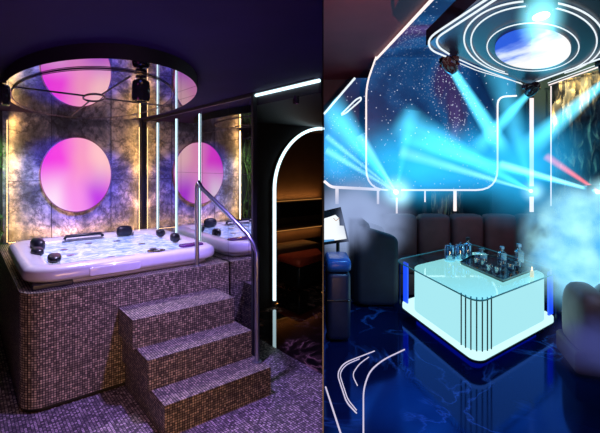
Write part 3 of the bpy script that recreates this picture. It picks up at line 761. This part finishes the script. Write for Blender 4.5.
# --- laser units at the back
def laser(label, p, targets, glow=.06, gc='lens', halo=1.0):
    t = thing('laser_projector', label, 'laser', p, 'laser projectors at the back')
    MB().box(p.x - .09, p.x + .09, p.y + .02, p.y + .2, p.z - .09, p.z + .07, bev=.015).build('housing', M['blackgloss'], t)
    MB().box(p.x - .02, p.x + .02, p.y + .10, p.y + .12, 0.0 if p.z < 1.4 else p.z - .4, p.z - .09).build('stand', M['black'], t)
    MB().lathe([(0, -.012), (glow * .5, -.012), (glow * .5, .01), (0, .012)], p, 16, Matrix.Rotation(PI / 2, 3, 'X')).build('lens', M[gc], body_of(t, 'housing'))
    hb = MB().ball((0, 0, 0), 1, 1, 1, 20, 12).build('glare', smoke_mat('lamp_glare', (.45, .9, 1), 12 * halo, 0.0, 1.0, 3.0, .0, .2), base=(0, 0, 0))
    hb.parent = t; hb.location = Vector((0, -.06, 0)); hb.scale = (glow * 4.5,) * 3
    for (q, r1, c, s) in targets: add_beam(t, p - Vector((0, .02, 0)), q, .015, r1, c, s * 1.7, .6)
    return t
CY = (.08, .66, 1); CW = (.35, .85, 1); RD = (1, .12, .10)
la = PD(396, 192, 6.45)
laser('laser projector glaring at the lower left corner of the star screen', la,
      [(PD(328, 104, 6.2), .30, CY, 1.2), (PD(326, 150, 6.3), .08, CW, .7), (PD(326, 136, 6.3), .06, CW, .6), (PD(412, 110, 6.3), .16, CY, .45), (PD(360, 135, 6.3), .10, CW, .7)], .075)
lb = PD(531, 191, 6.4)
laser('laser projector at the foot of the light column', lb,
      [(PD(400, 120, 5.8), .30, CY, 1.1), (PD(400, 152, 6.0), .12, CW, .8), (PD(497, 60, 5.9), .3, CY, .6)], .05)
lc_ = PD(598, 192, 6.0 - 1.6)
laser('laser projector at the right edge with a blue beam and a red beam', lc_,
      [(PD(500, 164, 5.2), .07, CW, 1.0), (PD(546, 156, 4.9), .06, RD, .8), (PD(400, 140, 6.0), .16, CY, .6)], .045)

pa = PD(607, 80, 3.75); moving_head('moving head light at the right edge throwing a pale beam across the relief', PD(606, 60, 3.75), pa, PD(525, 150, 6.2), .22, .9)
hd = [o for o in C.objects if o.get('label', '').startswith('bright moving head')][0]
hb = MB().ball((0, 0, 0), 1, 1, 1, 20, 12).build('glare', smoke_mat('head_glare', (.25, .85, 1), 26, 0.0, 1.0, 3.0, .0, .2), base=(0, 0, 0))
hb.parent = hd; hb.location = PZ(541, 17, ZX - .16) - origin(hd); hb.scale = (.14, .14, .2)
# --- glowing tubes laid on the floor to draw reflections of the light lines
def reflection_line(label, zpts, rad=.15, r_=.006):
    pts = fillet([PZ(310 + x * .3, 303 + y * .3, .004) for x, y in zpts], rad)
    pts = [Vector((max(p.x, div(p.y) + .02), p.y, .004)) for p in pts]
    t = thing('drawn_reflection', label, 'light', pts[0], 'drawn light reflections on the lounge floor')
    MB().tube(pts, r_, 6).build('tube', M['reflglow'], t)
reflection_line('straight white drawn light reflection on the floor beside the dividing wall', [(50, 280), (104, 440)])
reflection_line('curved pale drawn light reflection on the floor sweeping towards the table', [(178, 440), (178, 285), (200, 225), (245, 188), (315, 155)], .3)
reflection_line('outer angular lilac drawn light reflection on the floor left of the curved one', [(155, 367), (122, 332), (90, 236), (112, 200), (215, 160)], .1, .005)
reflection_line('inner angular lilac drawn light reflection on the floor left of the curved one', [(155, 357), (126, 322), (98, 236), (118, 206), (165, 186)], .1, .004)
reflection_line('short bent lilac drawn light reflection on the floor inside the angular pair', [(158, 275), (140, 238), (165, 202), (196, 180)], .1, .004)
# --- smoke and haze
def smoke(label, c, r, colr, emit, dens, ns=1.8, seed=0.0, lo=.38, hi=.62, rot=0, deep=None):
    mb = MB().ball((0, 0, 0), 1, 1, 1, 24, 14)
    o = mb.build('smoke_cloud', smoke_mat('self_lit_smoke', colr, emit, dens, ns, seed, lo, hi, deep)); o.location = c; o.scale = r; o.rotation_euler = (0, rot, 0); clip_right(o)
    return tag(o, label, 'smoke', 'theatrical smoke', 'stuff')
smoke('dense pale cyan smoke plume billowing over the right-hand sofa', PD(592, 246, 3.95), (.72, .5, .72), (.42, .90, 1), 66, 50, 2.4, 2.0, .38, .55, 0, (.06, .38, .80))
smoke('lilac mist drifting between the screen and the dark armchair', PD(358, 220, 5.75), (.85, .5, .72), (.44, .58, .95), 15, 19, 2.0, 5.0, .25, .58)
smoke('cyan haze hanging low across the star screen', PD(420, 165, 6.0), (1.7, .5, .75), (.02, .40, .80), 12, 5, 1.6, 8.0, .25, .65)
smoke('cyan haze around the light column', PD(520, 165, 5.9), (1.2, .5, 1.0), (.02, .40, .80), 9, 4, 1.6, 11.0, .25, .65)
smoke('blue haze in the far left corner of the lounge', PD(335, 150, 7.2), (.7, .45, .9), (.02, .40, .82), 11, 3.4, 1.4, 14.0, .2, .7)

smoke('thin lilac mist between the tilted screen and the dark armchair', PD(356, 222, 4.25), (.26, .3, .36), (.40, .52, .88), 8, 11, 2.0, 31.0, .3, .62)
smoke('dim violet mist low in front of the tufted sofa', PD(600, 345, 2.95), (.42, .3, .25), (.10, .12, .45), 7, 14, 1.8, 21.0, .3, .6)
# --- seating
def cushion_row(name, label, cat, x0, x1, y0, y1, z, n, m, seatz=.42, arm=True, mseat=None):
    t = thing(name, label, cat, Vector(((x0 + x1) / 2, (y0 + y1) / 2, 0)))
    MB().box(x0, x1, y0, y1, .02, seatz - .12, bev=.03).build('base', m, t, smooth=True)
    w = (x1 - x0) / n
    for k in range(n):
        MB().box(x0 + w * k + .006, x0 + w * (k + 1) - .006, y0, y1 - .22, seatz - .12, seatz, bev=.05).build('seat_cushion', mseat or m, t, smooth=True)
        MB().box(x0 + w * k + .006, x0 + w * (k + 1) - .006, y1 - .26, y1, seatz - .1, z, bev=.08).build('back_cushion', m, t, smooth=True)
    return t
bx0, bx1 = PD(384, 0, 6.1).x, PD(548, 0, 6.1).x
cushion_row('sofa', 'long brown sofa under the star screen at the back of the lounge', 'sofa', bx0, bx1, 5.4, 6.25, .985, 5, M['sofa'])
ac = thing('armchair', 'dark navy armchair left of the glowing table', 'armchair', Vector((.9, 5.45, 0)))
ax0, ax1 = PD(354, 0, 5.05).x, PD(398, 0, 5.05).x
MB().box(ax0 + .05, ax1 - .02, 5.1, 5.9, .02, .42, bev=.05).build('seat', M['sofat'], ac, smooth=True)
MB().box(ax0, ax0 + .2, 5.02, 5.98, .03, .99, bev=.07).build('backrest', M['sofat'], ac, smooth=True)
MB().box(ax0 + .02, ax1, 4.98, 5.2, .03, .99, bev=.07, T=lambda x, y, z: Vector((x, y, z * (1 - .16 * (x - ax0) / (ax1 - ax0))))).build('arm', M['sofat'], ac, smooth=True)
MB().box(ax0 + .02, ax1, 5.8, 6.0, .03, .99, bev=.07, T=lambda x, y, z: Vector((x, y, z * (1 - .16 * (x - ax0) / (ax1 - ax0))))).build('arm', M['sofat'], ac, smooth=True)
# tufted sofa lower right
tf = thing('tufted_sofa', 'mocha channel-tufted sofa at the lower right under the smoke', 'sofa', Vector((2.6, 3.3, 0)))
bxp = Vector((2.26, 3.62, 0)); dirv = Vector((.9, -.25, 0)).normalized(); nv = Vector((-dirv.y, dirv.x, 0))
for k in range(5):
    c = bxp + dirv * (.17 + .225 * k)
    MB().ball(c + Vector((0, 0, .36 + .004 * k)), .125, .30, .32, 18, 12, .62, Matrix.Rotation(math.atan2(dirv.y, dirv.x), 3, 'Z')).build('channel', M['tuft'], tf, smooth=True)
MB().box(.02, 1.2, -.26, .26, .02, .2, T=lambda x, y, z: bxp + dirv * x + nv * y + Vector((0, 0, z)), bev=.03).build('base', M['sofa'], tf)
# blue pouf by the divider
pz = .80
pf_ = thing('stool', 'dark upholstered stool with a shiny blue rounded top by the dividing wall', 'stool', Vector((.36, 4.2, 0)))
px0, px1 = div(4.4) + .02, PD(351, 0, 4.0).x
MB().box(px0, px1, 4.0, 4.4, .02, pz - .13, bev=.05).build('body', M['poufside'], pf_, smooth=True)
MB().box(px0 - .004, px1 + .006, 3.99, 4.41, pz - .13, pz, bev=.05).build('seat_pad', M['pouf'], pf_, smooth=True)
MB().box(px0 - .002, px1 + .003, 3.995, 4.405, .40, .415, bev=.004).build('piping', M['blackgloss'], pf_)
# touch screen
YT = 4.6
mo = thing('touch_screen', 'black-framed tilted screen with a bright white display on a stand', 'screen', Vector((.45, YT, 0)))
q = [PD(324.2, 245, YT), PD(349, 241.5, YT - .03), PD(341, 208, YT + .1), PD(324.2, 212, YT + .12)]
bk_ = [p + Vector((0, .025, .01)) for p in q]
MB().loft([q, bk_]).build('frame', M['blackgloss'], mo)
def lerp(a_, b_, t): return a_ * (1 - t) + b_ * t
def onq(x, y, off=.004):
    p = lerp(lerp(q[0], q[1], x), lerp(q[3], q[2], x), y); return p + Vector((0, -off, 0))
MB().poly([onq(.0, .09), onq(.93, .09), onq(.93, .47), onq(.74, .50), onq(.78, .72), onq(.62, .84), onq(.34, .82), onq(0, .80)]).build('display', M['screen'], body_of(mo, 'frame'))
MB().poly([onq(.0, .09, .006), onq(.45, .09, .006), onq(.40, .13, .006), onq(0, .16, .006)]).build('display_band', emitter('blue_icon', (.15, .45, .9), .8), body_of(mo, 'frame'))
MB().tube([onq(.5, .75, .008), onq(.60, .66, .008), onq(.8, .72, .008)], .004, 5).build('display_mark', M['ledo'], body_of(mo, 'frame'))
MB().tube([Vector((.42, YT + .06, 0)), Vector((.42, YT + .06, 1.0))], .02, 8).build('stand', M['black'], mo)
MB().lathe([(.11, 0), (.11, .015), (.02, .03), (0, .03)], (.42, YT + .06, 0), 16).build('foot', M['black'], mo)

# --- glowing table
F0 = PZ(477, 298, .60); FL = PZ(400, 259.5, .60); FR = PZ(555, 269.5, .60)
TA, TB = (FL - F0), (FR - F0); LA, LB = TA.length, TB.length; TA.normalize(); TB.normalize()
F0.z = 0
def T(a_, b_, z): return F0 + TA * a_ + TB * b_ + Vector((0, 0, z))
tb = thing('light_table', 'glowing cyan box coffee table with a rounded glass top and black ribs', 'table', T(LA / 2, LB / 2, 0))
top = rrect(-.07, LA + .04, -.07, LB + .02, .14, 8)
MB().prism(top, .588, .600, 0, T=T).build('glass_top', M['tglass'], tb)
MB().tube([T(x, y, .594) for x, y in top], .007, 6, True).build('glass_edge', M['tedge'], tb, smooth=True)
ba0, ba1, bb0, bb1 = -.02, LA - .25, -.02, LB - .15
boxp = rrect(ba0, ba1, bb0, bb1, .20, 8)
MB().loft([[T(x, y, .14) for x, y in boxp], [T(x, y, .575) for x, y in boxp]], False).build('light_box', M['glow'], tb)
MB().poly([T(x, y, .575) for x, y in boxp]).build('light_top', M['glowtop'], tb)
led_p = rrect(-.06, LA - .06, -.06, LB - .05, .13, 8)
MB().prism(led_p, .10, .138, 0, T=T).build('ledge', M['glowledge'], tb)
MB().prism(rrect(-.066, LA - .054, -.066, LB - .044, .135, 8), .078, .099, 0, T=T).build('ledge_trim', M['rib'], tb)
MB().prism(rrect(.10, LA - .2, .10, LB - .2, .1, 8), .0, .078, 0, T=T).build('plinth', M['blueglass'], tb)
# ribs round the front corner
arc = []
for k in range(7):
    px = 461.5 + 6.4 * k
    t_ = math.radians(176 + 98 * k / 6)
    cx, cy = ba0 + .20, bb0 + .20
    # rrect corner order: quadrant 180..270 is the low corner
    arc.append(T(cx + .211 * math.cos(t_), cy + .211 * math.sin(t_), 0))
for p in arc:
    MB().tube([p + Vector((0, 0, .085)), p + Vector((0, 0, .59))], .006, 6).build('rib', M['rib'], tb)
for (a_, b_, da, db) in ((LA - .12, .02, .05, .012), (.02, LB - .08, .012, .05)):
    MB().box(a_ - da, a_ + da, b_ - db, b_ + db, .138, .587, T=T).build('side_panel', M['blueglass'], tb)
for (a_, b_) in ((LA - .04, -.03), (-.03, LB - .03), (LA - .06, LB - .06)):
    MB().box(a_ - .01, a_ + .01, b_ - .01, b_ + .01, .0, .588, T=T).build('leg', M['rib'], tb)

# --- tray and glassware
tc_ = PZ(500, 270, .605)
tr = thing('serving_tray', 'black square serving tray on the glowing table', 'tray', tc_)
tq = [PZ(503, 282.5, .602), PZ(537, 269.5, .602), PZ(500, 257, .602), PZ(472, 257.5, .602), PZ(460.5, 264, .602)]
def shift(pts, dz, k=1.0):
    c = sum(pts, Vector()) / len(pts); return [c + (p - c) * k + Vector((0, 0, dz)) for p in pts]
MB().loft([tq, shift(tq, .012), shift(tq, .028, 1.02), shift(tq, .028, 1.0), shift(tq, .014, .97)]).build('tray', M['blackgloss'], tr)
ZT = .618
def tumbler(label, p):
    t = thing('tumbler', label, 'glass', p, 'glassware on the tray')
    MB().lathe([(0, .0), (.026, .0), (.032, .085), (.029, .085), (.024, .012), (0, .012)], p, 16).build('glass', M['clear'], t, smooth=True)
    MB().lathe([(0, .013), (.0235, .013), (.026, .045), (0, .045)], p, 14).build('drink', M['whisky'], body_of(t, 'glass'), smooth=True)
    return t
g0 = tumbler('clear tumbler at the left end of the tray', PZ(477, 266, ZT))
for i, (px, py, lab) in enumerate(((484, 268.5, 'clear tumbler second from the left on the tray'), (490, 273, 'clear tumbler at the front left of the tray'), (498, 275.5, 'clear tumbler nearest the front corner of the tray'),
                                   (503, 270, 'clear tumbler in the middle of the tray'), (511, 272.5, 'clear tumbler right of the middle of the tray'), (518, 270, 'clear tumbler in front of the square bottle'))):
    dup(g0, PZ(px, py, ZT), lab)
def decanter(name, label, p, w, hgt, matg, capm, sqr=True):
    t = thing(name, label, 'bottle', p, 'bottles on the table')
    base = rrect(-w, w, -w, w, w * .3, 4) if sqr else [(w * math.cos(2 * PI * k / 20), w * math.sin(2 * PI * k / 20)) for k in range(20)]
    mb = MB(); R = lambda s, z: [p + Vector((x * s, y * s, z)) for x, y in base]
    mb.loft([R(.95, 0), R(1, .01), R(1, hgt * .6), R(.8, hgt * .68), R(.35, hgt * .74), R(.3, hgt * .84)])
    mb.build('body', matg, t, smooth=True)
    mb = MB().loft([R(.8, .012), R(.88, .02), R(.88, hgt * .35)]); mb.build('liquid', M['whisky'], body_of(t))
    MB().loft([R(.42, hgt * .84), R(.48, hgt * .86), R(.48, hgt * .98), R(.3, hgt)]).build('stopper', capm, t)
    return t
decanter('decanter', 'squat glass decanter with a wide stopper at the back left of the tray', PZ(481, 262.5, ZT), .055, .16, M['clear'], M['clear'])
decanter('bottle', 'square bottle with a silver stopper in the middle of the tray', PZ(502, 264.5, ZT), .04, .20, M['clear'], M['chrome'])
decanter('bottle', 'tall square bottle with a silver stopper at the right of the tray', PZ(519, 266, ZT), .042, .24, M['clear'], M['chrome'])
decanter('bottle', 'blue glass bottle with a black cap behind the jar', PZ(468, 257.5, .601), .05, .24, M['bluejar'], M['black'], False)
jr = thing('glass_jar', 'wide blue glass jar at the back left of the table', 'jar', PZ(450, 261, .601), 'bottles on the table')
jp = PZ(450, 261, .601)
MB().lathe([(0, 0), (.056, 0), (.061, .02), (.061, .15), (.054, .165), (.05, .16), (.05, .015), (0, .015)], jp, 20).build('body', M['bluejar'], jr, smooth=True)
MB().lathe([(0, .165), (.055, .165), (.055, .18), (.012, .185), (.012, .20), (0, .202)], jp, 20).build('lid', M['bluejar'], jr, smooth=True)
j2 = dup(jr, PZ(460.5, 260, .601), 'second blue glass jar, between the wide jar and the bottle')
cd = thing('candle', 'small lit cream candle at the right edge of the tray', 'candle', PZ(532, 277, .601))
cpn = PZ(532, 277, .601)
MB().lathe([(0, 0), (.018, 0), (.017, .06), (.013, .064), (0, .06)], cpn, 14).build('wax', M['wax'], cd, smooth=True)
MB().lathe([(0, .062), (.006, .07), (.007, .08), (.003, .098), (0, .106)], cpn, 10).build('flame', M['flame'], body_of(cd, 'wax'), smooth=True)

# ================================================================== LIGHTS
def light(kind, loc, c, e, target=None, **k):
    d = bpy.data.lights.new(kind.lower() + '_lamp', kind); d.color = c; d.energy = e
    for a_, b_ in k.items(): setattr(d, a_, b_)
    o = bpy.data.objects.new(d.name, d); C.objects.link(o); o.location = loc
    if target is not None: o.rotation_euler = (Vector(target) - Vector(loc)).to_track_quat('-Z', 'Y').to_euler()
    return o
# spa: violet down-light over tub, steps and floor; unseen warm fill added for the risers; unseen purple and blue uplights added for the ceiling
light('SPOT', L(.55, .55, ZM - .06), (.66, .56, 1), 130, L(.6, .55, ZD), spot_size=2.3, spot_blend=.8, shadow_soft_size=.05)
light('SPOT', L(.9, -.9, ZC - .12), (.32, .23, 1), 230, L(.95, -.75, 0), spot_size=1.6, spot_blend=.8, shadow_soft_size=.05)
light('SPOT', L(1.35, -1.9, ZC - .12), (.66, .38, 1), 90, L(1.3, -1.5, 0), spot_size=1.7, spot_blend=.9, shadow_soft_size=.05)
light('SPOT', L(-.3, -.9, ZC - .12), (.52, .36, 1), 24, L(-.1, -1.0, 0), spot_size=1.5, spot_blend=.9, shadow_soft_size=.05)
light('AREA', L(.25, -2.9, .75), (1, .52, .22), 15, L(.7, 0, .35), size=.7)
light('AREA', Vector((-1.5, .7, 1.5)), (.75, .08, .55), 3.2, Vector((-1.3, 1.5, ZC)), size=.4)
light('AREA', Vector((-.7, 1.6, 1.2)), (.08, .14, 1), 6.0, Vector((-.5, 2.4, ZC)), size=.4)
light('SPOT', L(.45, 1.1, ZM - .08), (.05, .08, 1), 170, onwall(1.0, 1.45), spot_size=1.0, spot_blend=.9, shadow_soft_size=.04)
light('SPOT', L(1.0, 1.1, ZM - .08), (.05, .08, 1), 170, onwall(.55, 1.25), spot_size=1.0, spot_blend=.9, shadow_soft_size=.04)
def washer(p, q, inward, e):               # a slim strip lamp that rakes along the slate
    o = light('AREA', (p + q) / 2, (1, .50, .13), e * 1.25, None, shape='RECTANGLE')
    d = (q - p); o.data.size = .03; o.data.size_y = d.length
    z = -inward.normalized(); y = d.normalized(); x = y.cross(z)
    o.rotation_euler = Matrix((x, y, z)).transposed().to_euler()
washer(onwall(.05, ZD, .05), onwall(.05, ZM, .05), -U * 1 - V * -.25, 3.6)
washer(onwall(1.47, ZD, .05), onwall(1.47, ZM, .05), U * 1 + V * .25, 4.6)
washer(onwall(.05, ZD + .03, .08), onwall(1.48, ZD + .03, .08), Vector((0, 0, 1)) + V * .25, 4.2)
light('SPOT', L(UM - 1.7, WV - .9, 2.1), (.6, .95, .35), 70, L(UM - 1.7, WV, 1.4), spot_size=1.3, spot_blend=.9, shadow_soft_size=.04)  # unseen greenish lamp added to brighten the climbing plant
light('AREA', W(1.9, 1.80, zt + .06), (1, .42, .1), 2.2, W(1.9, 1.9, zt + .5), shape='RECTANGLE', size=1.2, size_y=.03)
light('AREA', W(1.6, 1.44, zl - .05), (1, .42, .1), .8, W(1.6, 1.5, 0.2), shape='RECTANGLE', size=1.0, size_y=.03)
light('SPOT', clipdiv(W(.7, .35, 2.1)), (1, .5, .3), 8, clipdiv(W(.85, .95, .4)), spot_size=.9, spot_blend=.8, shadow_soft_size=.05)
# club
light('AREA', Vector((2.0, 3.2, 2.55)), (.08, .25, 1), 9, Vector((1.9, 3.9, 0)), size=.8)
light('POINT', Vector((1.6, 5.2, 1.9)), (.05, .40, 1), 9, shadow_soft_size=.15)
light('SPOT', Vector((.9, 2.0, 2.0)), (1, .22, .2), 260, Vector((.8, 4.6, ZR)), spot_size=1.7, spot_blend=.9)
light('SPOT', Vector((3.3, 5.2, 2.9)), (1, .75, .32), 330, Vector((3.95, 6.1, 2.9)), spot_size=.9, spot_blend=.9, shadow_soft_size=.05)
light('SPOT', Vector((2.8, 2.6, 2.4)), (.6, .7, 1), 30, Vector((2.7, 3.5, .5)), spot_size=1.3, spot_blend=.9, shadow_soft_size=.05)
light('SPOT', Vector((.8, 3.2, 2.4)), (.15, .5, 1), 90, Vector((.35, 4.3, .8)), spot_size=.8, spot_blend=.9, shadow_soft_size=.05)
light('SPOT', Vector((2.9, 4.3, 2.0)), (1, .25, .18), 38, Vector((2.7, 5.9, .7)), spot_size=1.1, spot_blend=.9, shadow_soft_size=.05)  # unseen red lamp added to tint the back sofa
w = bpy.data.worlds.new('night'); sc.world = w; w.use_nodes = True
w.node_tree.nodes['Background'].inputs[0].default_value = (.012, .011, .02, 1); w.node_tree.nodes['Background'].inputs[1].default_value = 1

# ------------------------------------------------------------------ camera
cam = bpy.data.cameras.new('camera'); co = bpy.data.objects.new('camera', cam); C.objects.link(co)
co.location = (0, 0, H); co.rotation_euler = (PI / 2, 0, 0)
cam.sensor_width = 36; cam.lens = F / 600 * 36; cam.shift_y = (HY - 216.5) / 600; cam.clip_start = .05
sc.camera = co
